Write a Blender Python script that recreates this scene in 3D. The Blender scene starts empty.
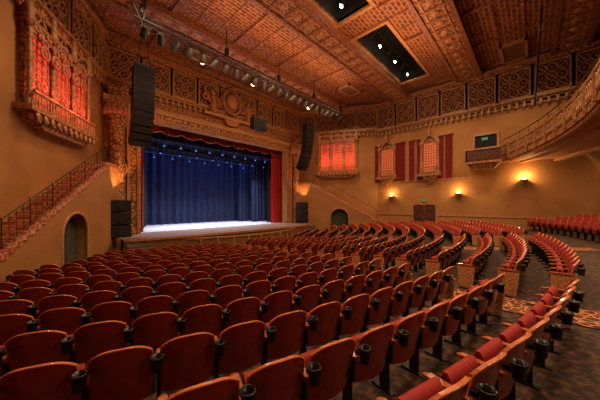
import bpy, math, random
from mathutils import Vector, Matrix
random.seed(4)
sc=bpy.context.scene
CX,CY=11.64,26.0      # balcony arc centre (house centre line)
SX,SY=9.5,25.5        # seating arc centre
EYE=3.2
# ------------------------------------------------------------------ materials
MATS={}
def mat(name,col,rough=.6,metal=0.,col2=None,scale=3.,kind='noise',bump=0.,bscale=None,emis=None,estr=0.,coat=0.,lo=.4,hi=.6):
    if name in MATS: return MATS[name]
    m=bpy.data.materials.new(name); m.use_nodes=True
    nt=m.node_tree; N=nt.nodes; L=nt.links
    b=N['Principled BSDF']
    b.inputs['Base Color'].default_value=(*col,1); b.inputs['Roughness'].default_value=rough
    b.inputs['Metallic'].default_value=metal
    if coat: b.inputs['Coat Weight'].default_value=coat; b.inputs['Coat Roughness'].default_value=.12
    tc=N.new('ShaderNodeTexCoord')
    def tex(kind,scale):
        if kind=='noise':
            t=N.new('ShaderNodeTexNoise'); t.inputs['Scale'].default_value=scale; t.inputs['Detail'].default_value=4; o=t.outputs['Fac']
        elif kind=='voronoi':
            t=N.new('ShaderNodeTexVoronoi'); t.inputs['Scale'].default_value=scale; o=t.outputs['Distance']
        elif kind=='edge':
            t=N.new('ShaderNodeTexVoronoi'); t.feature='DISTANCE_TO_EDGE'; t.inputs['Scale'].default_value=scale; o=t.outputs['Distance']
        elif kind=='magic':
            t=N.new('ShaderNodeTexMagic'); t.inputs['Scale'].default_value=scale; t.turbulence_depth=3; o=t.outputs['Fac']
        elif kind=='checker':
            t=N.new('ShaderNodeTexChecker'); t.inputs['Scale'].default_value=scale; o=t.outputs['Fac']
        elif kind=='brick':
            t=N.new('ShaderNodeTexBrick'); t.inputs['Scale'].default_value=scale; t.inputs['Mortar Size'].default_value=.035; t.inputs['Mortar Smooth'].default_value=.2
            t.inputs['Color1'].default_value=(.0,.0,.0,1); t.inputs['Color2'].default_value=(.35,.35,.35,1); t.inputs['Mortar'].default_value=(1,1,1,1); o=t.outputs['Color']
        L.new(tc.outputs['Object'],t.inputs['Vector'])
        return o
    if col2 is not None:
        o=tex(kind,scale)
        r=N.new('ShaderNodeValToRGB'); r.color_ramp.elements[0].position=lo; r.color_ramp.elements[1].position=hi
        r.color_ramp.elements[0].color=(*col,1); r.color_ramp.elements[1].color=(*col2,1)
        L.new(o,r.inputs['Fac']); L.new(r.outputs['Color'],b.inputs['Base Color'])
    if bump:
        o=tex(kind,bscale or scale)
        bn=N.new('ShaderNodeBump'); bn.inputs['Strength'].default_value=bump; bn.inputs['Distance'].default_value=.05
        L.new(o,bn.inputs['Height']); L.new(bn.outputs['Normal'],b.inputs['Normal'])
    if emis is not None:
        b.inputs['Emission Color'].default_value=(*emis,1); b.inputs['Emission Strength'].default_value=estr
    MATS[name]=m; return m
M_wall=mat('plaster_ochre',(.33,.145,.040),.8,col2=(.45,.21,.062),scale=.7,bump=.25,bscale=14,lo=.3,hi=.7)
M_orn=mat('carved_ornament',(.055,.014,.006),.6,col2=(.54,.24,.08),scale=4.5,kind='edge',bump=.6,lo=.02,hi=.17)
M_orn2=mat('carved_ornament_fine',(.08,.018,.008),.6,col2=(.60,.27,.09),scale=3.2,kind='magic',bump=.6,lo=.32,hi=.7)
M_gold=mat('gilded_plaster',(.54,.24,.08),.45,col2=(.20,.07,.024),scale=9,bump=.4,lo=.35,hi=.65)
M_tan=mat('tan_moulding',(.58,.29,.115),.55,col2=(.30,.13,.05),scale=8,lo=.3,hi=.7)
M_dred=mat('dark_red_panel',(.055,.012,.007),.7,col2=(.11,.026,.013),scale=6,lo=.35,hi=.65)
M_ceil=mat('ceiling_planks',(.115,.028,.012),.7,col2=(.46,.19,.068),scale=1.1,kind='brick',lo=.1,hi=.98)
M_beam=mat('stencilled_beam',(.065,.015,.008),.6,col2=(.48,.20,.075),scale=3.6,kind='edge',bump=.3,lo=.02,hi=.15)
M_rib=mat('ceiling_rib',(.14,.038,.017),.6,col2=(.38,.15,.06),scale=9,lo=.4,hi=.6)
M_black=mat('black_metal',(.006,.0055,.0055),.5)
M_blk=mat('matte_black',(.006,.006,.007),.9,col2=(.012,.011,.011),scale=5)
M_spk=mat('speaker_cabinet',(.006,.0055,.005),.55,col2=(.012,.010,.009),scale=60,kind='checker')
M_blue=mat('blue_velour',(.003,.008,.034),.85,col2=(.007,.017,.064),scale=3)
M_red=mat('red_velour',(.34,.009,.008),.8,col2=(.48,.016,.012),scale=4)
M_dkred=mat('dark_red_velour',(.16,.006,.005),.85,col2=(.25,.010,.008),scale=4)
M_stage=mat('stage_floor',(.60,.62,.72),.3,col2=(.70,.72,.80),scale=1.5)
M_apron=mat('apron_wood',(.16,.065,.024),.4,col2=(.26,.11,.04),scale=3,lo=.3,hi=.7)
M_atop=mat('apron_top_wood',(.26,.17,.14),.35,col2=(.34,.24,.20),scale=2,lo=.3,hi=.7)
M_teal=mat('teal_drape',(.05,.055,.035),.85,col2=(.09,.085,.055),scale=5)
M_floor=mat('floor_carpet',(.026,.011,.006),.8,col2=(.13,.055,.022),scale=9,kind='noise',lo=.45,hi=.66)
M_carpet=mat('aisle_carpet',(.60,.22,.07),.85,col2=(.07,.012,.007),scale=7,kind='edge',lo=.04,hi=.11)
M_sw=mat('seat_wood',(.19,.012,.005),.28,col2=(.36,.034,.011),scale=6,coat=.7,lo=.3,hi=.7)
M_sf=mat('seat_fabric',(.26,.010,.007),.75,col2=(.35,.016,.010),scale=30)
M_rim=mat('seat_rim',(.66,.19,.06),.3,coat=.5,col2=(.50,.12,.035),scale=9)
M_arm=mat('arm_wood',(.48,.14,.05),.3,col2=(.36,.09,.03),scale=12,coat=.5)
M_end=mat('row_end_plate',(.28,.10,.04),.5,col2=(.60,.30,.13),scale=14,kind='edge',lo=.02,hi=.12)
M_cup=mat('cup_holder_plastic',(.008,.008,.009),.3)
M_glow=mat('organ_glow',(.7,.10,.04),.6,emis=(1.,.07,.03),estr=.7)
M_glow2=mat('window_glow',(.6,.15,.05),.6,emis=(1.,.17,.04),estr=.55)
M_pink=mat('pink_plaster',(.60,.25,.15),.5,col2=(.44,.14,.075),scale=10)
M_bulb=mat('warm_lamp',(1,.8,.5),.5,emis=(1.,.62,.25),estr=14)
M_wbulb=mat('white_lamp',(1,1,1),.5,emis=(1.,.95,.8),estr=30)
M_bbulb=mat('blue_lamp',(.1,.15,.5),.5,emis=(.12,.25,1.),estr=1.6)
M_step=mat('stair_riser_tile',(.62,.38,.23),.5,col2=(.50,.09,.03),scale=6,kind='checker')
M_tread=mat('stair_tread',(.34,.10,.045),.6,col2=(.42,.16,.08),scale=8)
M_door=mat('dark_door_wood',(.08,.02,.010),.4,col2=(.12,.035,.015),scale=4)
M_exit=mat('exit_sign_face',(.05,.14,.06),.5,emis=(.3,.7,.35),estr=.15)
M_vent=mat('vent_lattice',(.02,.008,.005),.7,col2=(.36,.15,.06),scale=9,kind='checker')
M_iron=mat('bronze_iron',(.05,.03,.018),.4,metal=.6)
# ------------------------------------------------------------------ builder
class Fr:
    def __init__(s,o,u,n): s.o=o; s.u=u; s.n=n
    def __call__(s,p): return (s.o[0]+s.u[0]*p[0]+s.n[0]*p[1], s.o[1]+s.u[1]*p[0]+s.n[1]*p[1], p[2])
W=Fr((0,0),(1,0),(0,1))
c30=math.cos(math.radians(30))
F_pro=Fr((0,20),(1,0),(0,-1))
F_ls=Fr((2.76,20),(-.5,-c30),(c30,-.5))
F_rs=Fr((20.52,20),(.5,-c30),(-c30,-.5))
RX=25.02; RY=20-9*c30
LX=2.76-6; LY=20-12*c30
F_rw=Fr((RX,RY),(0,-1),(-1,0))
F_lw=Fr((LX,LY),(0,-1),(1,0))
class MB:
    def __init__(s,T=W): s.v=[];s.f=[];s.m=[];s.s=[];s.mats=[];s.T=T
    def mi(s,m):
        if m not in s.mats: s.mats.append(m)
        return s.mats.index(m)
    def add(s,vs,fs,m,smooth=False):
        b=len(s.v); s.v+= [s.T(p) for p in vs]; k=s.mi(m)
        for f in fs: s.f.append([b+i for i in f]); s.m.append(k); s.s.append(smooth)
    def box(s,c,d,m,taper=1.,rot=None):
        vs=[]
        for z in(-1,1):
            t=taper if z<0 else 1.
            for x,y in((-1,-1),(1,-1),(1,1),(-1,1)):
                p=Vector((x*d[0]/2*t,y*d[1]/2*t,z*d[2]/2))
                if rot is not None: p=rot@p
                vs.append((c[0]+p[0],c[1]+p[1],c[2]+p[2]))
        s.add(vs,[(0,3,2,1),(4,5,6,7),(0,1,5,4),(1,2,6,5),(2,3,7,6),(3,0,4,7)],m)
    def bb(s,a,b,m): s.box([(a[i]+b[i])/2 for i in range(3)],[abs(b[i]-a[i]) for i in range(3)],m)
    def cyl(s,p0,p1,r0,r1,m,seg=10,cap=True):
        p0=Vector(p0);p1=Vector(p1);ax=(p1-p0).normalized()
        a=ax.orthogonal().normalized(); b=ax.cross(a)
        vs=[]
        for p,r in((p0,r0),(p1,r1)):
            for i in range(seg):
                t=2*math.pi*i/seg; vs.append(tuple(p+a*math.cos(t)*r+b*math.sin(t)*r))
        s.add(vs,[(i,(i+1)%seg,seg+(i+1)%seg,seg+i) for i in range(seg)],m,True)
        if cap: s.add(vs,[tuple(range(seg-1,-1,-1)),tuple(range(seg,2*seg))],m)
    def tube(s,pts,r,m,seg=6,closed=False):
        n=len(pts); P=[Vector(p) for p in pts]; vs=[]
        ref=None
        for i in range(n):
            if closed: t=(P[(i+1)%n]-P[i-1])
            else: t=P[min(i+1,n-1)]-P[max(i-1,0)]
            t.normalize()
            a=t.orthogonal().normalized() if ref is None else (ref-t*ref.dot(t)).normalized()
            ref=a; b=t.cross(a)
            for k in range(seg):
                q=2*math.pi*k/seg; vs.append(tuple(P[i]+a*math.cos(q)*r+b*math.sin(q)*r))
        fs=[]
        for i in range(n if closed else n-1):
            j=(i+1)%n
            for k in range(seg): fs.append((i*seg+k,i*seg+(k+1)%seg,j*seg+(k+1)%seg,j*seg+k))
        s.add(vs,fs,m,True)
    def ring(s,c,r,t,m,n=16,a0=0,a1=2*math.pi,rz=None):
        rz=rz or r; full=abs(a1-a0-2*math.pi)<1e-3
        k=n if full else n+1
        s.tube([(c[0]+r*math.cos(a0+(a1-a0)*i/n),c[1],c[2]+rz*math.sin(a0+(a1-a0)*i/n)) for i in range(k)],t,m,5,full)
    def lathe(s,c,prof,m,seg=12):
        vs=[];n=len(prof)
        for r,z in prof:
            for i in range(seg):
                t=2*math.pi*i/seg; vs.append((c[0]+r*math.cos(t),c[1]+r*math.sin(t),c[2]+z))
        s.add(vs,[(j*seg+i,j*seg+(i+1)%seg,(j+1)*seg+(i+1)%seg,(j+1)*seg+i) for j in range(n-1) for i in range(seg)],m,True)
    def ball(s,c,r,m,sc_=(1,1,1),seg=8,rg=6):
        vs=[]
        for j in range(rg+1):
            a=math.pi*j/rg
            for i in range(seg):
                t=2*math.pi*i/seg; vs.append((c[0]+r*sc_[0]*math.sin(a)*math.cos(t),c[1]+r*sc_[1]*math.sin(a)*math.sin(t),c[2]+r*sc_[2]*math.cos(a)))
        s.add(vs,[(j*seg+i,j*seg+(i+1)%seg,(j+1)*seg+(i+1)%seg,(j+1)*seg+i) for j in range(rg) for i in range(seg)],m,True)
    def quad(s,pts,m): s.add(pts,[tuple(range(len(pts)))],m)
    def folds(s,u0,u1,n,z0,z1,amp,pitch,m,zt=None,res=None):
        k=res or max(12,int((u1-u0)/pitch*8)); vs=[]
        for i in range(k+1):
            u=u0+(u1-u0)*i/k
            y=n+amp*math.sin(2*math.pi*(u-u0)/pitch)+amp*.4*math.sin(2*math.pi*(u-u0)/pitch*.37+1)
            zz=z0(u) if callable(z0) else z0
            vs+= [(u,y,zz),(u,y*1.0+(amp*.1),(zz+z1)/2),(u,n+(y-n)*.8,z1)]
        s.add(vs,[(3*i+j,3*i+3+j,3*i+4+j,3*i+1+j) for i in range(k) for j in range(2)],m,True)
    def strips(s,us,bot,top,n,m):
        vs=[]
        for u in us: vs+= [(u,n,bot(u)),(u,n,top(u))]
        s.add(vs,[(2*i,2*i+2,2*i+3,2*i+1) for i in range(len(us)-1)],m)
    def obj(s,name,parent=None):
        me=bpy.data.meshes.new(name); me.from_pydata(s.v,[],s.f)
        for m in s.mats: me.materials.append(m)
        me.polygons.foreach_set('material_index',s.m); me.polygons.foreach_set('use_smooth',s.s); me.update()
        o=bpy.data.objects.new(name,me); sc.collection.objects.link(o)
        if parent: o.parent=parent
        return o
def empty(name,loc=(0,0,0)):
    e=bpy.data.objects.new(name,None); e.location=loc; e.empty_display_size=.3; sc.collection.objects.link(e); return e
def light(name,kind,loc,power,col,size=.3,rot=None,target=None,parent=None,sy=None,spot=None,blend=.6,spread=None):
    l=bpy.data.lights.new(name,kind); l.energy=power; l.color=col
    if kind=='AREA':
        l.size=size
        if sy: l.shape='RECTANGLE'; l.size_y=sy
        if spread: l.spread=math.radians(spread)
    else: l.shadow_soft_size=size
    if kind=='SPOT': l.spot_size=math.radians(spot or 70); l.spot_blend=blend
    o=bpy.data.objects.new(name,l); o.location=loc
    if target is not None:
        d=Vector(target)-Vector(loc); o.rotation_euler=d.to_track_quat('-Z','Y').to_euler()
    if rot: o.rotation_euler=rot
    sc.collection.objects.link(o)
    if parent: o.parent=parent
    return o
RL=25.97   # last row in front of cross aisle
def fz(R):
    if R<11.5: return 0.
    if R<28.6: return (R-11.5)*.074
    return 1.265+(R-28.6)*.15
def fxy(x,y): return fz(math.hypot(x-SX,y-SY))
CZ=14.2
# ------------------------------------------------------------------ floor
b=MB(); nx,ny=66,80; x0,x1,y0,y1=LX,RX,-16.,20.
vs=[];fs=[]
for j in range(ny+1):
    for i in range(nx+1):
        x=x0+(x1-x0)*i/nx;y=y0+(y1-y0)*j/ny; vs.append((x,y,fxy(x,y)))
for j in range(ny):
    for i in range(nx): a=j*(nx+1)+i; fs.append((a,a+1,a+nx+2,a+nx+1))
b.add(vs,fs,M_floor,True); b.obj('floor')
AI=[math.radians(-5.6),math.radians(14.5)]
def polar_patch(name,R0,R1,p0,p1,m,nr=30,npz=40,off=.012):
    b=MB(); vs=[];fs=[]
    for i in range(nr+1):
        R=R0+(R1-R0)*i/nr
        for j in range(npz+1):
            if callable(p0): a=p0(R)+(p1(R)-p0(R))*j/npz
            else: a=p0+(p1-p0)*j/npz
            vs.append((SX+R*math.sin(a),SY-R*math.cos(a),fz(R)+off))
    for i in range(nr):
        for j in range(npz):
            a=i*(npz+1)+j; fs.append((a,a+1,a+npz+2,a+npz+1))
    b.add(vs,fs,m,True); return b.obj(name)
for A in AI:
    polar_patch('aisle_carpet',12,28.4,lambda R:A-.5/R,lambda R:A+.5/R,M_carpet,40,4,.02)
# ------------------------------------------------------------------ walls
OX0,OX1,OZ0,OZ1=4.70,18.58,1.2,9.2
b=MB(F_pro)
b.bb((2.0,0,0),(OX0,-.5,CZ),M_wall); b.bb((OX1,0,0),(21.2,-.5,CZ),M_wall); b.bb((OX0,0,OZ1),(OX1,-.5,CZ),M_wall)
b.bb((OX0,0,-.2),(OX1,-.5,OZ0-.02),M_wall)
b.obj('wall_proscenium')
b=MB(F_ls); b.bb((-.2,0,-.3),(12,-.2,CZ),M_wall); b.obj('wall_left_splay')
b=MB(F_rs); b.bb((-.2,0,-.3),(9,-.2,CZ),M_wall); b.obj('wall_right_splay')
b=MB(F_rw); b.bb((0,0,-.3),(RY+16,-.2,CZ),M_wall)
b.obj('wall_right')
b=MB(F_lw); b.bb((0,0,-.3),(LY+16,-.2,CZ),M_wall); b.obj('wall_left')
b=MB(); b.bb((LX,-16,-.3),(RX,-16.2,CZ),M_wall); b.obj('wall_rear')
b=MB(F_rw); b.bb((0,.002,2.2),(RY+16,.05,2.32),M_tan); b.bb((0,.002,5.5),(RY-4.2,.10,5.62),M_tan); b.obj('trim_1')
# ------------------------------------------------------------------ ceiling with recessed catwalk slots
slots=[(4.,12.3,6.4,8.6),(14.2,22.2,6.4,8.6)]
b=MB()
xs=[LX-.2,4.,12.3,14.2,22.2,RX+.2]; ys=[-16.2,6.4,8.6,20.2]
for i in range(5):
    for j in range(3):
        if j==1 and i in(1,3): continue
        b.bb((xs[i],ys[j],CZ),(xs[i+1],ys[j+1],CZ+.15),M_ceil)
b.obj('ceiling')
b=MB()
def beam(y0,y1,z):
    b.bb((LX,y0,z),(RX,y1,CZ),M_beam)
    for yy in(y0,y1): b.bb((LX,yy-.12,z-.10),(RX,yy+.12,z+.16),M_rib)
    for yy in(y0+.35,y1-.35): b.bb((LX,yy-.04,z-.04),(RX,yy+.04,z+.05),M_tan)
    n=28
    for i in range(n):
        xx=LX+(RX-LX)*(i+.5)/n; b.bb((xx-.07,y0,z-.06),(xx+.07,y1,z+.05),M_rib)
        b.ball((xx+.5,(y0+y1)/2,z),.16,M_tan,(1.6,1.6,.4),8,4)
for y0_,y1_,z_ in((8.8,10.4,13.75),(3.1,4.7,13.75),(-2.6,-1.,13.75),(14.9,16.0,13.9),(19.2,20,13.9)): beam(y0_,y1_,z_)
for lo_,hi_ in((4.9,8.7),(10.5,14.8),(-.9,3.0),(16.1,19.1),(-8,-2.7)):
    k=max(2,int((hi_-lo_)/1.2))
    n=22
    for q in range(1,k):
        yy=lo_+(hi_-lo_)*q/k
        if lo_==4.9 and 6.1<yy<8.9: continue
        b.bb((LX,yy-.05,CZ-.07),(RX,yy+.05,CZ),M_rib)
        for i in range(n*1): b.ball((LX+.6+(RX-LX-1.2)*i/(n-1),yy,CZ-.08),.12,M_tan,(1,1,.5),6,4)
    for i in range(n):
        xx=LX+.6+(RX-LX-1.2)*i/(n-1)
        t=.10 if i%3==0 else .04; zt=.14 if i%3==0 else .05
        if lo_==4.9: b.bb((xx-t,lo_,CZ-zt),(xx+t,6.2,CZ),M_rib)
        else: b.bb((xx-t,lo_,CZ-zt),(xx+t,hi_,CZ),M_rib)
b.obj('ceiling_beams')
for (a0,a1,c0,c1) in slots:
    e=empty('lighting_slot',((a0+a1)/2,(c0+c1)/2,CZ)); 
    b=MB(); z1=CZ+1.8
    b.bb((a0,c0,z1),(a1,c1,z1+.1),M_blk); b.bb((a0-.1,c0,CZ),(a0,c1,z1),M_blk); b.bb((a1,c0,CZ),(a1+.1,c1,z1),M_blk)
    b.bb((a0,c0-.1,CZ),(a1,c0,z1),M_blk); b.bb((a0,c1,CZ),(a1,c1+.1,z1),M_blk)
    for p,q in(((a0-.2,c0-.2),(a1+.2,c0)),((a0-.2,c1),(a1+.2,c1+.2))): b.bb((*p,CZ-.15),(*q,CZ+.02),M_tan)
    for p,q in(((a0-.2,c0),(a0,c1)),((a1,c0),(a1+.2,c1))): b.bb((*p,CZ-.15),(*q,CZ+.02),M_tan)
    b.cyl((a0,c0+1.1,CZ+.5),(a1,c0+1.1,CZ+.5),.03,.03,M_iron,6)
    b.cyl((a0,c0+.4,CZ+1.0),(a1,c0+.4,CZ+1.0),.03,.03,M_iron,6)
    for i in range(6):
        xx=a0+.8+(a1-a0-1.6)*i/5; yy=c0+1.1
        b.cyl((xx,yy,CZ+.5),(xx,yy+.25,CZ+.15),.12,.16,M_black,10)
        b.ball((xx,yy+.27,CZ+.12),.11,M_wbulb if i%2 else M_black,(1,.6,1))
    o=b.obj('spot_lamps'); o.parent=e; o.matrix_parent_inverse=Matrix.Translation(-e.location)
for (xx,yy,w,h) in((23,1.0,2.6,1.3),(8,17.6,2,1),(20,12.6,2.,1.2)):
    b=MB(); b.bb((xx-w/2,yy-h/2,CZ-.06),(xx+w/2,yy+h/2,CZ-.2),M_vent)
    for sx in(-1,1): b.bb((xx+sx*w/2-.08,yy-h/2-.08,CZ-.05),(xx+sx*w/2+.08,yy+h/2+.08,CZ-.26),M_tan)
    for sy in(-1,1): b.bb((xx-w/2-.08,yy+sy*h/2-.08,CZ-.05),(xx+w/2+.08,yy+sy*h/2+.08,CZ-.26),M_tan)
    b.obj('ceiling_vent')
# ------------------------------------------------------------------ frieze
def frieze(T,u0,u1,zb,zt,name,pw=2.0,skip=None):
    b=MB(T); n=max(1,round((u1-u0)/pw)); w=(u1-u0)/n
    b.bb((u0,0,zb),(u1,.12,zt),M_dred)
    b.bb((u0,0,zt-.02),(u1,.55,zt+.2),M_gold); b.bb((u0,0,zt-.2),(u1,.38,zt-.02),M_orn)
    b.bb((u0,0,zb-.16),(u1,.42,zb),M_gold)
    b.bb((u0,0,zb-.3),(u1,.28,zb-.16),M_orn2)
    nd=int((u1-u0)/.42)
    for i in range(nd):
        u=u0+(i+.5)*(u1-u0)/nd
        b.bb((u-.07,0,zb-.62),(u+.07,.30,zb-.3),M_tan)
        b.ring((u+.21,.2,zb-.62),.14,.035,M_tan,6,math.pi*0,math.pi)
        b.ball((u,.2,zb-.68),.07,M_gold,(1,1,1.3),6,4)
    for i in range(n):
        c=u0+(i+.5)*w; hw=w/2-.14; z0=zb+.12; z1=zt-.3; zc=(z0+z1)/2; hh=(z1-z0)/2
        for a in(-1,1):
            b.bb((c+a*hw-.06,.1,z0),(c+a*hw+.06,.24,z1),M_tan)
            b.bb((c-hw,.1,zc+a*hh-.06),(c+hw,.24,zc+a*hh+.06),M_tan)
            b.bb((c+a*w/2-.05,0,zb),(c+a*w/2+.05,.3,zt),M_gold)
        for a in range(-1,2):
            for d in range(-1,2):
                q=(c+a*hw*.58,.16,zc+d*hh*.58)
                b.ring(q,hw*.27,.04,M_tan,10,rz=hh*.27)
                b.ball(q,.08,M_pink,(1,.5,1),6,4)
        for sx in(-1,1):
            b.tube([(c-sx*hw,.16,zc-hh),(c+sx*hw,.16,zc+hh)],.04,M_tan,4)
        b.tube([(c-hw,.17,zc),(c,.17,zc+hh),(c+hw,.17,zc),(c,.17,zc-hh)],.04,M_tan,4,True)
    return b.obj(name)
FZ0,FZ1=11.4,13.7
frieze(F_pro,2.76,20.52,FZ0,FZ1,'trim_frieze_proscenium')
frieze(F_ls,0,12,FZ0,FZ1,'trim_frieze_left_splay')
frieze(F_rs,0,9,FZ0,FZ1,'trim_frieze_right_splay')
frieze(F_rw,0,RY+4,FZ0-.2,FZ1,'trim_frieze_right')
# ------------------------------------------------------------------ proscenium frame
b=MB(F_pro)
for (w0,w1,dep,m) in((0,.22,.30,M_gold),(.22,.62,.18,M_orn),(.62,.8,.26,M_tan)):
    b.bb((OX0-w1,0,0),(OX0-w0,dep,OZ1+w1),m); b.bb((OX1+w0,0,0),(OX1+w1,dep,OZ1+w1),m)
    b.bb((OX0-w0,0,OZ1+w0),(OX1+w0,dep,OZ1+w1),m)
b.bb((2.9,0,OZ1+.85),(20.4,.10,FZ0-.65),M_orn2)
b.bb((2.9,0,OZ1+.8),(20.4,.3,OZ1+.92),M_tan)
nn=34
for i in range(nn):
    u=3.1+i*(17.1/(nn-1)); b.ring((u,.15,OZ1+1.25),.19,.04,M_tan,10); b.ball((u,.15,OZ1+1.25),.09,M_pink,(1,.6,1),6,4)
nn=46
for i in range(nn):
    u=OX0+.15+i*((OX1-OX0-.3)/(nn-1)); b.ball((u,.32,OZ1+.1),.09,M_gold,(1,.7,1.2),6,4)
b.obj('proscenium_frame')
def pier(u):
    b=MB(F_pro); prof=[(.62,0),(.62,.5),(.5,.6),(.42,.8)]
    z=.8
    while z<7.6: prof+=[(.40,z),(.46,z+.2)]; z+=.4
    prof+=[(.42,7.7),(.55,7.9),(.5,8.1),(.68,8.6),(.8,8.9),(.8,9.2)]
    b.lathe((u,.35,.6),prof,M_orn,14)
    b.box((u,.35,9.95),(1.6,1.1,.3),M_gold); b.box((u,.35,.3),(1.5,1.1,.9),M_tan)
    for k in range(9):
        a=math.pi*k/8; b.ball((u+.66*math.cos(a),.35+.66*math.sin(a),9.2),.16,M_pink,(1,1,1.5),6,5)
    for z in(3.2,5.6): b.ring((u,.5,z),.5,.06,M_gold,12)
    b.box((u,.3,10.5),(1.2,.8,.8),M_orn,.7)
    return b.obj('pilaster_column')
pier(3.35); pier(19.93)
# cartouche
b=MB(F_pro); uc=CX; zc=12.3
b.ball((uc,.42,zc),.75,M_pink,(.85,.5,1.1),12,8); b.ring((uc,.55,zc),.85,.14,M_gold,18,rz=1.05)
b.ring((uc,.75,zc),.5,.07,M_gold,14,rz=.65)
for s in(-1,1):
    for k in range(3):
        cc=(uc+s*(1.25+.55*k),.4,zc-.35+.12*k)
        b.ring(cc,.34-.05*k,.09,M_gold,12); b.ring(cc,.17,.06,M_pink,8)
    b.lathe((uc+s*1.75,.45,zc-1.35),[(.05,0),(.38,.05),(.30,.5),(.20,.95),(.27,1.25),(.24,1.4),(.08,1.5)],M_gold,10)
    b.ball((uc+s*1.75,.45,zc+.30),.16,M_pink,(1,1,1.2))
    b.tube([(uc+s*1.6,.5,zc),(uc+s*1.3,.62,zc-.15),(uc+s*1.0,.62,zc+.2)],.07,M_pink,6)
    b.tube([(uc+s*(2.0+.06*q),.35,zc-.2+.22*math.sin(q*.9)+q*.09) for q in range(9)],.12,M_orn,6)
b.lathe((uc,.55,zc+.9),[(.45,0),(.38,.12),(.45,.25),(.3,.35),(.05,.6)],M_gold,10)
b.bb((uc-2.5,.05,zc-1.55),(uc+2.5,.6,zc-1.35),M_tan)
b.box((uc,.35,zc-1.8),(1.6,.6,.5),M_gold,.5)
b.obj('proscenium_cartouche')
# ------------------------------------------------------------------ stage
b=MB()
b.bb((-2,20.4,1.1),(25.5,33,1.2),M_stage)
n=40; vs=[];
def apy(x): return 17.6-1.3*math.sqrt(max(0,1-((x-CX)/9.2)**2))
us=[3.2+(16.9)*i/n for i in range(n+1)]
vs=[(u,20.45,1.2) for u in us]+[(u,apy(u),1.2) for u in us]+[(u,apy(u),-.1) for u in us]+[(u,apy(u)-.08,1.2) for u in us]+[(u,apy(u)-.08,1.06) for u in us]
k=n+1
b.add(vs,[(i,i+1,k+i+1,k+i) for i in range(n)],M_atop)
b.add(vs,[(k+i,k+i+1,2*k+i+1,2*k+i) for i in range(n)],M_apron)
b.add(vs,[(k+i,k+i+1,3*k+i+1,3*k+i) for i in range(n)]+[(3*k+i,3*k+i+1,4*k+i+1,4*k+i) for i in range(n)],M_gold)
b.bb((3.0,17.6,-.1),(3.2,20,1.2),M_apron); b.bb((20.1,17.6,-.1),(20.3,20,1.2),M_apron)
b.obj('stage_floor')
b=MB(); b.bb((-2,33,0),(25.5,33.2,16),M_blk); b.bb((-2.2,20.5,0),(-2,33,16),M_blk); b.bb((25.5,20.5,0),(25.7,33,16),M_blk); b.bb((-2,20.5,15.8),(25.5,33,16),M_blk); b.obj('wall_stage_house')
b=MB(); b.folds(1,24,27.5,1.2,12,.20,.75,M_blue); b.obj('backdrop_curtain')
for i,(yy,a) in enumerate(((22.4,17.9),(24.4,17.2),(26.2,16.6))):
    b=MB(); b.folds(a,a+4.5,yy,1.2,12,.13,.5,M_blue if i else M_blk); b.obj('stage_leg_curtain')
    b=MB(); b.folds(2*CX-a-4.5,2*CX-a,yy,1.2,12,.13,.5,M_blk); b.obj('stage_leg_curtain')
b=MB(); b.folds(17.45,19.2,21.0,1.2,10.5,.12,.32,M_red); b.obj('red_house_curtain')
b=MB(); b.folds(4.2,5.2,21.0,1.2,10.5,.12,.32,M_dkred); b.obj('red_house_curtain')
b=MB()
sw=(OX1-OX0)/9
b.folds(OX0-.3,OX1+.3,20.75,lambda u:8.85-.22*abs(math.sin(math.pi*(u-OX0)/sw)),10.,.08,.35,M_dkred,res=300)
b.tube([(OX0+(OX1-OX0)*i/120,20.66,8.85-.22*abs(math.sin(math.pi*(OX0+(OX1-OX0)*i/120-OX0)/sw))) for i in range(121)],.03,M_gold,5)
b.obj('red_swag_valance')
for yy,z in((21.6,8.1),(23.8,8.3),(25.7,8.3)):
    b=MB(); b.folds(2,22,yy,z,12,.10,.5,M_blk); b.obj('black_border_curtain')
for yy,z,nn in((21.3,7.95,11),(23.2,7.7,9),(25.,7.6,9)):
    b=MB(); b.cyl((4,yy,z+.35),(19.5,yy,z+.35),.035,.035,M_black,6)
    for i in range(nn):
        x=5.4+i*(12.6/(nn-1)); b.cyl((x,yy,z+.2),(x,yy-.05,z-.05),.09,.13,M_black,8); b.cyl((x,yy,z+.2),(x,yy,z+.38),.02,.02,M_black,5)
        b.ball((x,yy-.05,z-.06),.06,M_bbulb,(1,1,.5))
    b.obj('stage_light_batten')
light('stage_blue_wash','AREA',(11.6,24.7,8.1),150,(.15,.25,1.),12,sy=1.,target=(11.6,27.4,4))
light('stage_floor_wash','AREA',(11.6,22.7,7.6),950,(.88,.86,1.),11,sy=.6,target=(11.6,22.9,1.2),spread=110)
light('stage_blue_top','AREA',(11.6,21.1,8.0),45,(.15,.25,1.),12,sy=.3,target=(11.6,27,7.5))
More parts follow.
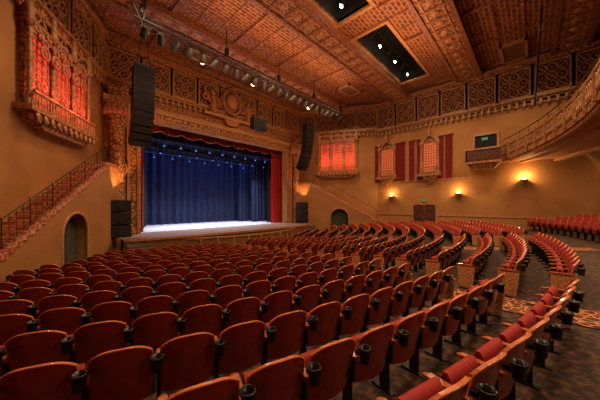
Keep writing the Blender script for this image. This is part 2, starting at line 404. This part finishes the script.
# pit rail
b=MB()
R0=10.7; n=36; a0,a1=-.62,.62
for i in range(n):
    p=a0+(a1-a0)*i/n; q=a0+(a1-a0)*(i+1)/n
    P=lambda R,a,z:(CX+R*math.sin(a),CY-R*math.cos(a),z)
    for (ra,rb,za,zb_,m) in((R0-.05,R0+.05,0,.92,M_apron),(R0-.1,R0+.1,.92,1.0,M_gold),(R0-.08,R0+.09,0,.15,M_tan)):
        b.add([P(ra,p,za),P(rb,p,za),P(rb,q,za),P(ra,q,za),P(ra,p,zb_),P(rb,p,zb_),P(rb,q,zb_),P(ra,q,zb_)],[(0,1,2,3),(4,5,6,7),(0,1,5,4),(2,3,7,6),(1,2,6,5),(3,0,4,7)],m)
    if i%3==0: b.cyl(P(R0+.06,p,0),P(R0+.06,p,.95),.05,.05,M_tan,6)
b.obj('orchestra_pit_rail')
for xx in(3.9,19.4):
    b=MB(); sb=mat('step_blue',(.03,.07,.12),.5,col2=(.05,.11,.15),scale=5)
    for i in range(6): b.bb((xx-.6,17.4-.28*(6-i)+0,0),(xx+.6,17.62,.2*(i+1)-.02),M_apron)
    for i in range(6): b.bb((xx-.6,17.4-.28*(6-i)-.02,.2*(i+1)-.04),(xx+.6,17.4-.28*(5-i),.2*(i+1)),sb)
    b.obj('stage_steps')
for xx in(3.3,20.0):
    b=MB()
    for k in range(3):
        z=1.2+k*.78; b.bb((xx-.55,18.3,z),(xx+.55,19.1,z+.74),M_spk); b.bb((xx-.5,18.24,z+.05),(xx+.5,18.31,z+.69),M_blk)
        b.cyl((xx,18.26,z+.37),(xx,18.2,z+.37),.28,.24,M_black,16); b.cyl((xx,18.2,z+.37),(xx,18.19,z+.37),.1,.1,M_spk,10)
    b.obj('speaker_stack')
for xx in(4.2,19.1):
    b=MB(); z=11.4; y=17.; a=0
    b.bb((xx-.5,y-.35,z),(xx+.5,y+.35,z+.12),M_black)
    for sx in(-.35,.35): b.cyl((xx+sx,y,z+.1),(xx,y,CZ-.02),.02,.02,M_black,5)
    for k in range(11):
        a=math.radians(1.0*k+.24*k*k); h=.42
        R=Matrix.Rotation(a,3,'X')
        c=Vector((xx,y,z))+R@Vector((0,0,-h/2)); b.box(c,(1.1,.62,h-.03),M_spk,1,R)
        cf=c+R@Vector((0,-.32,0)); b.box(cf,(1.0,.03,h-.1),M_blk,1,R)
        q=R@Vector((0,0,-h)); y+=q[1]; z+=q[2]
    b.obj('line_array_speaker')
b=MB(); b.bb((12.0,16.6,9.55),(13.3,17.2,10.5),M_spk); b.bb((12.08,16.55,9.62),(13.22,16.62,10.43),M_blk)
b.cyl((12.65,16.9,10.5),(12.65,16.9,CZ-.02),.02,.02,M_black,5); b.obj('center_speaker')
# lighting truss
TR=empty('lighting_truss',(12,14,12.2)); b=MB(); ty,tz=14.,12.25; ta,tb=3.0,21.
for dy,dz in((-.2,0),(.2,0),(0,.35)): b.cyl((ta,ty+dy,tz+dz),(tb,ty+dy,tz+dz),.035,.035,M_black,6)
n=36
for i in range(n):
    x=ta+(tb-ta)*i/n; x2=ta+(tb-ta)*(i+1)/n
    b.tube([(x,ty-.2,tz),(x2,ty,tz+.35)],.016,M_black,4); b.tube([(x,ty+.2,tz),(x2,ty,tz+.35)],.016,M_black,4); b.tube([(x,ty-.2,tz),(x2,ty+.2,tz)],.016,M_black,4)
for x in(3.4,8,12.4,16.5,20.6): b.cyl((x,ty,tz+.3),(x,ty,CZ-.02),.03,.03,M_black,6); b.box((x,ty,tz+.6),(.2,.2,.4),M_black)
n=24
for i in range(n):
    x=ta+.5+(tb-ta-1.)*i/(n-1)
    b.cyl((x,ty,tz),(x,ty,tz-.18),.025,.025,M_black,5)
    b.box((x,ty,tz-.2),(.36,.08,.05),M_black)
    for s in(-.17,.17): b.box((x+s,ty,tz-.36),(.025,.07,.32),M_black)
    d=Vector((.3*math.sin(i*2.1),.75,-.6)).normalized(); p=Vector((x,ty,tz-.42))
    b.cyl(p-d*.24,p+d*.28,.14,.19,M_black,10)
    b.ball(p+d*.26,.14,M_bulb if i in(4,9,17) else M_black,(1,1,1),8,5)
o=b.obj('truss_frame'); o.parent=TR; o.matrix_parent_inverse=Matrix.Translation(-TR.location)
b=MB(); b.tube([(ta+.4+.1*math.sin(t),ty-.1,CZ-.02-t*.62) for t in range(4)],.05,M_black,6); b.tube([(ta+.3,ty,CZ-.02),(ta-.1,ty-.3,12.8),(ta+.5,ty-.1,11.8),(ta+.9,ty,12.2)],.04,M_black,6); o=b.obj('truss_cable_loom'); o.parent=TR; o.matrix_parent_inverse=Matrix.Translation(-TR.location)
# ------------------------------------------------------------------ organ grille bays
def organ(T0,name):
    T=Fr(T0.o,T0.u,(T0.n[0]*.6,T0.n[1]*.6))
    E=empty(name,T((4.6,.3,8)))
    b=MB(T); c=4.7; hw=2.05; z0,z1=7.05,10.45
    b.bb((c-hw,0,z0-.1),(c+hw,.25,z1+.6),M_orn)
    b.box((c,.45,z0-.16),(2*hw+.7,1.1,.2),M_gold)
    b.box((c,.42,z0-.40),(2*hw+.3,.95,.30),M_orn,.9); b.box((c,.36,z0-.66),(2*hw-.5,.72,.26),M_orn2,.75)
    for k in range(11): b.ball((c-hw+k*hw/5,.95,z0-.42),.12,M_tan,(1,.7,1.3),6,5)
    b.bb((c-hw-.2,.85,z0+.45),(c+hw+.2,1.0,z0+.56),M_gold)
    for k in range(26):
        u=c-hw-.1+k*((2*hw+.2)/25); b.cyl((u,.92,z0-.08),(u,.92,z0+.46),.04,.028,M_tan,6)
    cols=[c-hw,c-.72,c+.72,c+hw]
    for u in cols:
        prof=[(.24,0),(.24,.2),(.15,.3)]
        z=.35
        while z<3.0: prof+=[(.11,z),(.16,z+.12)]; z+=.24
        prof+=[(.14,3.05),(.25,3.3),(.25,3.42)]
        b.lathe((u,.55,z0),prof,M_gold,9)
        b.lathe((u,.55,z0+3.4),[(.2,0),(.18,.25),(.25,.35),(.12,.5),(.16,.7),(.02,1.1)],M_tan,8)
    for u0,u1 in((c-hw+.2,c-.9),(c-.55,c+.55),(c+.9,c+hw-.2)):
        b.bb((u0,.25,z0),(u1,.3,z0+3.0),M_glow)
        k=max(3,int((u1-u0)/.24))
        for i in range(k+1):
            u=u0+(u1-u0)*i/k; b.bb((u-.04,.34,z0),(u+.04,.42,z0+3.0),M_pink)
        for j in range(11): b.bb((u0,.34,z0+.28*j),(u1,.42,z0+.28*j+.07),M_pink)
        uc=(u0+u1)/2; r=(u1-u0)/2
        b.bb((u0-.1,.26,z0+3.0),(u1+.1,.34,z0+3.8),M_orn)
        b.ring((uc,.5,z0+2.9),r,.09,M_tan,12,0,math.pi); b.ring((uc,.45,z0+2.9),r*.72,.06,M_pink,10,0,math.pi)
        b.ring((uc,.5,z0+2.95),r*.34,.06,M_pink,10); b.ball((uc,.55,z0+2.95),.13,M_pink,(1,.6,1))
        for s in(-1,1):
            b.ring((uc+s*r*.75,.58,z0+3.2),.15,.05,M_pink,8)
            b.tube([(uc+s*r,.5,z0+2.9),(uc+s*r*.6,.5,z0+3.45),(uc+s*.12,.5,z0+3.6),(uc,.5,z0+3.95)],.06,M_gold,6)
        b.lathe((uc,.5,z0+3.8),[(.14,0),(.08,.1),(.12,.2),(.02,.4)],M_pink,8)
    for u in(c-.72,c+.72,c-1.38,c+1.38,c):
        b.ring((u,.62,z0+.95),.17,.05,M_pink,8)
        b.ring((u,.7,z0+2.35),.24,.07,M_pink,10); b.ball((u,.7,z0+2.35),.12,M_pink)
        b.ring((u,.7,z0+2.75),.16,.05,M_pink,8)
    b.bb((c-hw-.2,0,z1+.35),(c+hw+.2,.55,z1+.55),M_gold)
    o=b.obj('carved_bay'); o.parent=E; o.matrix_parent_inverse=Matrix.Translation(-E.location)
    for u in(c-1.4,c,c+1.4):
        p=T((u,1.5,z0+.9)); l=light('bay_uplight','POINT',p,22,(1.,.20,.11),.08); l.parent=E; l.matrix_parent_inverse=Matrix.Translation(-E.location)
organ(F_ls,'organ_grille'); organ(F_rs,'organ_grille')
# ------------------------------------------------------------------ stairs
def stair(T,name,uend,turn=None):
    b=MB(T); w=.9; run=.29; rise=.1625; u=2.0; z=5.7
    b.bb((.25,.02,5.5),(2.0,w,5.7),M_tread); b.bb((.2,.02,5.4),(2.0,w+.03,5.5),M_tan)
    steps=[]
    while u<uend:
        z-=rise; steps.append((u,z)); u+=run
    for (u,z) in steps:
        b.bb((u,.02,z-.05),(u+run+.03,w+.05,z),M_tread)
        b.bb((u-.01,.02,z),(u+.03,w+.02,z+rise-.04),M_step)
        b.bb((u,w,z-.30),(u+run,w+.04,z+.01),M_step)
    def zs(u): return 5.45 if u<2 else 5.7-.02-(u-2)*rise/run-.12
    ua,ub=3.97,5.96; um=(ua+ub)/2; r=(ub-ua)/2; zsp=2.83-r
    def bot(u):
        return zsp+math.sqrt(max(0,r*r-(u-um)**2))
    b.strips([.25,2.0,ua],lambda u:-.2,zs,w,M_wall)
    b.strips([ua+(ub-ua)*i/20 for i in range(21)],bot,zs,w,M_wall)
    b.strips([ub,uend],lambda u:-.2,zs,w,M_wall)
    b.quad([(.25,.02,-.2),(.25,w,-.2),(.25,w,5.5),(.25,.02,5.5)],M_wall)
    b.quad([(uend,.02,-.2),(uend,w,-.2),(uend,w,zs(uend)+.1),(uend,.02,zs(uend)+.1)],M_wall)
    arc=[(um-r*math.cos(math.pi*i/20),w+.0,zsp+r*math.sin(math.pi*i/20)) for i in range(21)]
    b.tube([(ua,w,.0)]+arc+[(ub,w,0)],.07,M_tan,6)
    A=[(ua,0)]+[(p[0],p[2]) for p in arc]+[(ub,0)]
    vs=[];
    for (uu,zz) in A: vs+=[(uu,w,zz),(uu,.15,zz)]
    b.add(vs,[(2*i,2*i+1,2*i+3,2*i+2) for i in range(len(A)-1)],M_wall)
    b.quad([(ua,.12,0),(ub,.12,0),(ub,.12,3),(ua,.12,3)],M_blk)
    b.folds(ua+.02,ub-.02,.45,.1,2.8,.05,.25,M_teal)
    pts=[(.3,w-.02,6.6),(2.0,w-.02,6.6)]+[(u+run/2,w-.02,z+.95) for u,z in steps]
    b.tube(pts,.022,M_iron,6)
    b.tube([(p[0],p[1],p[2]-.8) for p in pts],.010,M_iron,4)
    for i,p in enumerate(pts[1:]):
        b.cyl((p[0],p[1],p[2]-.95),(p[0],p[1],p[2]),.008,.008,M_iron,4)
        if i%4==0: b.cyl((p[0],p[1],p[2]-.95),(p[0],p[1],p[2]+.04),.018,.018,M_iron,6); b.ball((p[0],p[1],p[2]+.05),.045,M_gold,(1,1,1),6,4)
    for k in(.5,1.,1.5): b.cyl((k,w-.02,5.7),(k,w-.02,6.6),.010,.010,M_iron,4)
    if turn:
        z=steps[-1][1]; b.T=turn; u0=.3
        b.bb((-.6,.02,z-.1),(u0,w,z),M_tread); b.bb((-.6,.02,-.1),(u0,w-.02,z-.1),M_wall)
        while z>.75:
            z-=rise; b.bb((u0,.02,-.1),(u0+.29,w-.02,z-.04),M_wall); b.bb((u0,.02,z-.05),(u0+.31,w+.02,z),M_tread); b.bb((u0-.01,.02,z),(u0+.03,w,z+rise-.03),M_step); u0+=.29
    return b.obj(name)
stair(F_ls,'staircase',11.2); stair(F_rs,'staircase',8.7,F_rw)
# ------------------------------------------------------------------ right wall furnishings
def rwu(y): return RY-y
def window(y,name,w=1.3,z0=6.3,z1=9.0):
    b=MB(F_rw); u=rwu(y)
    b.bb((u-w/2,0.005,z0),(u+w/2,.05,z1),M_glow2)
    for i in range(6): x=u-w/2+w*i/5; b.bb((x-.045,.05,z0),(x+.045,.12,z1),M_pink)
    for j in range(12): z=z0+(z1-z0)*j/11; b.bb((u-w/2,.05,z-.04),(u+w/2,.12,z+.04),M_pink)
    for s in(-1,1):
        b.lathe((u+s*(w/2+.15),.2,z0-.2),[(.2,0),(.2,.2),(.13,.3),(.11,2.6),(.2,2.8),(.2,3.),(.1,3.1),(.02,3.6)],M_gold,8)
    b.ring((u,.15,z1),w/2,.1,M_gold,12,0,math.pi); b.ring((u,.12,z1),w/4,.07,M_tan,10,0,math.pi)
    b.box((u,.3,z0-.3),(w+.8,.58,.2),M_gold); b.box((u,.26,z0-.6),(w+.3,.5,.4),M_orn,.5); b.box((u,.16,z0-.95),(.4,.3,.3),M_gold,.4)
    for k in range(9): b.cyl((u-w/2-.2+(w+.4)*k/8,.5,z0-.2),(u-w/2-.2+(w+.4)*k/8,.5,z0+.35),.03,.03,M_tan,5)
    b.bb((u-w/2-.3,.44,z0+.35),(u+w/2+.3,.56,z0+.43),M_gold)
    b.lathe((u,.35,z1+w/2),[(.2,0),(.1,.2),(.2,.35),(.02,.9)],M_gold,8)
    return b.obj(name)
window(11.1,'window_1'); window(7.0,'window_2',1.1)
for y,w in((12.15,.55),(9.75,.95),(8.6,.5),(7.95,.32),(6.1,.42),(5.45,.55)):
    b=MB(F_rw); u=rwu(y); b.folds(u-w/2,u+w/2,.16,5.6,9.5,.06,.2,M_dkred); b.bb((u-w/2-.06,.01,9.48),(u+w/2+.06,.26,9.6),M_gold); b.obj('red_wall_drape')
b=MB(F_rw); u=rwu(7.5); z0=fxy(RX,7.5)
b.bb((u-1.1,.01,z0),(u+1.1,.06,3.4),M_tan)
for s in(-1,1):
    b.bb((u+s*.5-.47,.05,z0),(u+s*.5+.47,.12,3.2),M_door)
    for k in range(3): b.bb((u+s*.5-.33,.11,z0+.15+k*.8),(u+s*.5+.33,.15,z0+.75+k*.8),M_dred)
    b.cyl((u+s*.1,.16,z0+1.),(u+s*.1,.16,z0+1.25),.02,.02,M_gold,6)
b.bb((u-.2,.05,3.5),(u+.2,.14,3.7),M_exit); b.obj('door_1')
def sconce(T,u,z,p=40):
    E=empty('wall_sconce',T((u,.25,z)))
    b=MB(T); b.box((u,.045,z-.1),(.18,.08,.6),M_gold)
    b.lathe((u,.25,z-.3),[(.02,0),(.08,.05),(.20,.25),(.26,.42)],M_gold,10)
    b.ball((u,.25,z+.12),.15,M_bulb)
    b.tube([(u,.05,z-.25),(u,.2,z-.42),(u,.25,z-.3)],.025,M_gold,5)
    o=b.obj('sconce_body'); o.parent=E; o.matrix_parent_inverse=Matrix.Translation(-E.location)
    l=light('sconce_bulb','POINT',T((u,.45,z+.35)),p,(1.,.60,.24),.1); l.parent=E; l.matrix_parent_inverse=Matrix.Translation(-E.location)
sconce(F_rw,rwu(10.6),4.0,60); sconce(F_rw,rwu(4.7),4.1,65); sconce(F_rw,rwu(.5),5.0,110); sconce(F_rw,rwu(-5),5.0,60); sconce(F_lw,4,4.5); 
# box balcony
b=MB(F_rw); ua,ub=rwu(4.0),rwu(1.75)
b.bb((ua,.02,6.5),(ub,1.3,6.65),M_gold); b.box(((ua+ub)/2,.6,6.3),(ub-ua-.2,1.1,.4),M_orn,.7)
b.bb((ua,1.2,6.65),(ub,1.3,7.55),M_door); b.bb((ua,.02,6.65),(ua+.1,1.3,7.55),M_door); b.bb((ua-.05,1.15,7.55),(ub,1.38,7.68),M_gold)
for k in range(4): b.bb((ua+.15+k*.52,1.29,6.8),(ua+.5+k*.52,1.34,7.4),M_dred)
b.bb((ua+.4,.01,6.65),(ub-.3,.05,8.9),M_blk); b.bb((ua+.3,.01,6.65),(ua+.45,.12,9.0),M_tan); b.bb((ub-.35,.01,6.65),(ub-.2,.12,9.0),M_tan); b.bb((ua+.3,.01,8.9),(ub-.2,.14,9.1),M_tan)
b.bb(((ua+ub)/2-.2,.05,8.5),((ua+ub)/2+.2,.15,8.72),M_exit)
b.obj('box_balcony')
# ------------------------------------------------------------------ balcony
RB=27.6; pm=math.asin((RX-.01-CX)/RB)
def arcband(b,R0,R1,z0,z1,m,n=70,a0=-pm,a1=pm):
    P=lambda R,a,z:(CX+R*math.sin(a),CY-R*math.cos(a),z)
    vs=[]
    for i in range(n+1):
        a=a0+(a1-a0)*i/n; vs+=[P(R0,a,z0),P(R1,a,z0),P(R1,a,z1),P(R0,a,z1)]
    b.add(vs,[(4*i+j,4*i+(j+1)%4,4*i+4+(j+1)%4,4*i+4+j) for i in range(n) for j in range(4)],m,False)
b=MB()
arcband(b,RB,RB+.2,6.7,7.0,M_gold); arcband(b,RB+.08,RB+.14,7.0,7.75,M_dred); arcband(b,RB-.06,RB+.22,7.75,7.9,M_gold)
arcband(b,RB+.2,RB+1.0,6.55,6.75,M_orn); arcband(b,RB+1.0,RB+1.3,6.4,6.7,M_tan)
arcband(b,RB+1.3,RB+2.6,6.5,6.7,M_wall); arcband(b,RB+2.6,RB+2.9,6.3,6.7,M_tan)
nb=110
for i in range(nb):
    a=-pm+2*pm*(i+.5)/nb; x=CX+RB*math.sin(a); y=CY-RB*math.cos(a)
    b.T=Fr((x,y),(math.cos(a),math.sin(a)),(-math.sin(a),math.cos(a)))
    b.ring((0,.03,7.37),.10,.028,M_tan,8,rz=.26); b.cyl((.12,.03,7.0),(.12,.03,7.75),.03,.03,M_gold,5)
    if i%5==0:
        b.bb((-.08,-.02,6.75),(.08,.1,7.85),M_gold); b.cyl((0,-.08,7.9),(0,-.08,8.3),.018,.018,M_iron,5)
    b.bb((-.05,-.5,6.5),(.05,-.05,6.65),M_tan)
b.T=W
b.tube([(CX+(RB+.08)*math.sin(-pm+2*pm*i/80),CY-(RB+.08)*math.cos(-pm+2*pm*i/80),8.3) for i in range(81)],.028,M_iron,6)
for k in range(9):
    R0=RB+.3+k*1.0; 
    arcband(b,R0,R0+1.,6.75+.35*k,6.85+.35*k,M_floor)
b.quad([(LX,-16,6.72),(RX,-16,6.72),(RX,-4.1,6.72),(LX,-4.1,6.72)],M_wall)
b.obj('balcony')
b=MB(); b.tube([(19.0+.25*math.sin(t*.5),-.35+.03*t,CZ-.02-t*.55) for t in range(11)],.045,M_black,6); b.obj('hanging_cable')
# ------------------------------------------------------------------ seats
def seat_mesh():
    b=MB(); NX,NZ=12,9; hw=.265
    def P(i,j,back):
        s=-1+2*i/NX; t=j/NZ
        x=hw*s*(1-.05*t*t)
        zt=.93-.085*abs(s)**3.2-.015*s*s; zb=.30+.02*abs(s)
        z=zb+(zt-zb)*t
        y=-.13-.24*(z-.33)+.06*s*s-(.032 if back else 0)
        return(x,y,z)
    for back,m in((False,M_sf),(True,M_sw)):
        vs=[P(i,j,back) for j in range(NZ+1) for i in range(NX+1)]
        b.add(vs,[(j*(NX+1)+i,j*(NX+1)+i+1,(j+1)*(NX+1)+i+1,(j+1)*(NX+1)+i) for j in range(NZ) for i in range(NX)],m,True)
    e=[(0,j) for j in range(NZ+1)]+[(i,NZ) for i in range(1,NX+1)]+[(NX,j) for j in range(NZ-1,-1,-1)]+[(i,0) for i in range(NX-1,0,-1)]
    vs=[]
    for i,j in e: vs+=[P(i,j,False),P(i,j,True)]
    n=len(e); b.add(vs,[(2*k,2*k+1,(2*k+3)%(2*n),(2*k+2)%(2*n)) for k in range(n)],M_rim)
    pts=[P(0,j,True) for j in range(5,NZ+1)]+[P(i,NZ,True) for i in range(1,NX+1)]+[P(NX,j,True) for j in range(NZ-1,4,-1)]
    b.tube(pts,.009,M_rim,5)
    vs=[];
    for j in range(7):
        for i in range(9):
            s=-.9+1.8*i/8; t=j/6; x=hw*s*.97; z=.40+.42*t; y=-.13-.24*(z-.33)+.06*s*s+.012+.035*(1-abs(s)**4)*(1-(2*t-1)**4); vs.append((x,y,z))
    b.add(vs,[(j*9+i,j*9+i+1,j*9+10+i,j*9+9+i) for j in range(6) for i in range(8)],M_sf,True)
    R=Matrix.Rotation(math.radians(80),3,'X'); vs=[]
    hwc,L=.232,.34
    prof=[(0,-.035),(.03,-.05),(L-.05,-.05),(L,-.02),(L,.03),(L-.05,.055),(.04,.05),(0,.03)]
    xs_=[-hwc,-hwc+.03,hwc-.03,hwc]; sc2=[.75,1,1,.75]
    for x,k in zip(xs_,sc2):
        for (l,h) in prof:
            p=R@Vector((0,l,h*k)); vs.append((x,-.05+p[1],.38+p[2]))
    n=8
    b.add(vs,[(a*n+i,a*n+(i+1)%n,(a+1)*n+(i+1)%n,(a+1)*n+i) for a in range(3) for i in range(n)]+[tuple(range(n)),tuple(range(3*n,4*n))],M_sf,True)
    stand(b,-.28)
    return b.obj('seat_proto').data
def stand(b,x,end=False):
    b.add([(x-.03,-.22,.625),(x+.03,-.22,.625),(x+.035,.12,.615),(x-.035,.12,.615),(x-.03,-.22,.66),(x+.03,-.22,.66),(x+.035,.12,.65),(x-.035,.12,.65),(x-.02,.17,.61),(x+.02,.17,.61),(x+.02,.17,.635),(x-.02,.17,.635)],
      [(0,1,2,3),(4,5,6,7),(0,1,5,4),(1,2,6,5),(3,0,4,7),(3,2,9,8),(7,6,10,11),(2,6,10,9),(3,7,11,8),(8,9,10,11)],M_arm)
    b.box((x,-.04,.50),(.03,.26,.25),M_black); b.box((x,-.06,.22),(.035,.12,.42),M_black); b.box((x,-.04,.015),(.07,.30,.03),M_black)
    if not end:
        y=-.315; b.lathe((x,y,.66),[(.001,0),(.046,0),(.05,.06),(.057,.12),(.064,.125),(.064,.145),(.052,.145),(.044,.02)],M_cup,14)
        b.box((x,y+.06,.72),(.05,.09,.04),M_cup)
sm=seat_mesh(); bpy.data.objects.remove(bpy.data.objects['seat_proto'])
b=MB(); stand(b,.0,True)
b.add([(-.025,-.20,.02),(-.025,.10,.02),(-.025,.14,.60),(-.025,-.26,.60),(.03,-.20,.02),(.03,.10,.02),(.03,.14,.60),(.03,-.26,.60)],[(0,1,2,3),(4,5,6,7),(0,1,5,4),(1,2,6,5),(2,3,7,6),(3,0,4,7)],M_end)
em=b.obj('end_proto').data; bpy.data.objects.remove(bpy.data.objects['end_proto'])
SP=.575
def inside(x,y):
    if abs(x-CX)>12.6: return False
    if math.hypot(x-CX,y-CY)<11.5: return False
    if math.hypot(x-3.9,y-16.5)<1.7 or math.hypot(x-19.4,y-16.5)<1.7: return False
    dl=(x-2.76)*c30-(y-20)*.5; dr=-(x-20.52)*c30-(y-20)*.5
    return dl>2.1 and dr>2.1
def add_row(R,a0,a1):
    z=fz(R); da=SP/R; n=int((a1-a0)/da)
    if n<2: return
    pad=((a1-a0)-n*da)/2; E=empty('theater_seat_row',(SX+R*math.sin((a0+a1)/2),SY-R*math.cos((a0+a1)/2),z)); cnt=0
    inv=Matrix.Translation(-E.location); first=None;last=None
    for i in range(n):
        a=a0+pad+da*(i+.5); x=SX+R*math.sin(a); y=SY-R*math.cos(a)
        if not inside(x,y): continue
        if first is None: first=a
        last=a
        o=bpy.data.objects.new('seat_%d'%(cnt+1),sm); cnt+=1
        o.location=(x,y,z); o.rotation_euler=(0,0,a); sc.collection.objects.link(o); o.parent=E; o.matrix_parent_inverse=inv
    if cnt==0: bpy.data.objects.remove(E); return
    for k,a in enumerate((first-da*.5,last+da*.5)):
        x=SX+R*math.sin(a); y=SY-R*math.cos(a)
        o=bpy.data.objects.new('end_panel_%d'%(k+1),em); o.location=(x,y,z); o.rotation_euler=(0,0,a); sc.collection.objects.link(o); o.parent=E; o.matrix_parent_inverse=inv
for i in range(17):
    R=RL-.90*i; g=.65/R
    add_row(R,-math.radians(62),AI[0]-g); add_row(R,AI[0]+g,AI[1]-g); add_row(R,AI[1]+g,math.radians(66))
for i in range(9):
    R=29.3+.95*i; g=.65/R
    add_row(R,AI[0]+g,AI[1]-g); add_row(R,AI[1]+g,math.radians(50))
# ------------------------------------------------------------------ lights
wc=(1.,.66,.38)
for x in(4,12,20):
    for y,p in((12.3,230),(5.6,270),(-0.2,310)):
        light('house_downlight','AREA',(x,y,13.5),p,wc,.8,target=(x,y,0),spread=140)
light('ceiling_fill_front','AREA',(12,12.0,12.6),200,(1.,.50,.24),14,sy=.5,target=(12,12,16))  # added fill aimed up; bounce alone leaves the ceiling too dim
light('ceiling_fill_mid','AREA',(12,6.0,11.5),400,(1.,.50,.24),14,sy=2,target=(12,6,16))  # added fill hanging in mid-air to brighten the ceiling, no cove modelled
light('frieze_wash','AREA',(12,13.4,11.6),340,(1.,.53,.25),14,sy=.5,target=(12,20,10.5))
for x in(3.4,19.9):
    light('pilaster_uplight','SPOT',(x,18.2,3.7),420,(1.,.42,.13),.1,target=(x,19.7,9),spot=70)
for x,y in((3,-3.4),(8.5,-4),(15,-4),(21,-3)):
    light('under_balcony_fill','AREA',(x,y,6.2),90,wc,.8,target=(x,y,0))  # unseen fill added below the slab so the near seats don't go dark
light('left_wall_wash','AREA',(5.5,12,10.5),100,wc,2,target=(0,14.5,5))
light('right_wall_wash','AREA',(18,6,10.5),130,wc,3,target=(25,6,6))
w=bpy.data.worlds.new('World'); sc.world=w; w.use_nodes=True
w.node_tree.nodes['Background'].inputs[0].default_value=(.02,.012,.008,1)
try:
    sc.view_settings.view_transform='Standard'; sc.view_settings.look='None'
except Exception as ex: print(ex)
# ------------------------------------------------------------------ camera
cd=bpy.data.cameras.new('camera'); cd.lens=14.7; cd.sensor_width=36; cd.shift_y=5/600; cd.clip_start=.05
co=bpy.data.objects.new('camera',cd); co.location=(0,0,EYE)
co.rotation_euler=(math.radians(90),0,math.radians(43.6-90)); sc.collection.objects.link(co); sc.camera=co
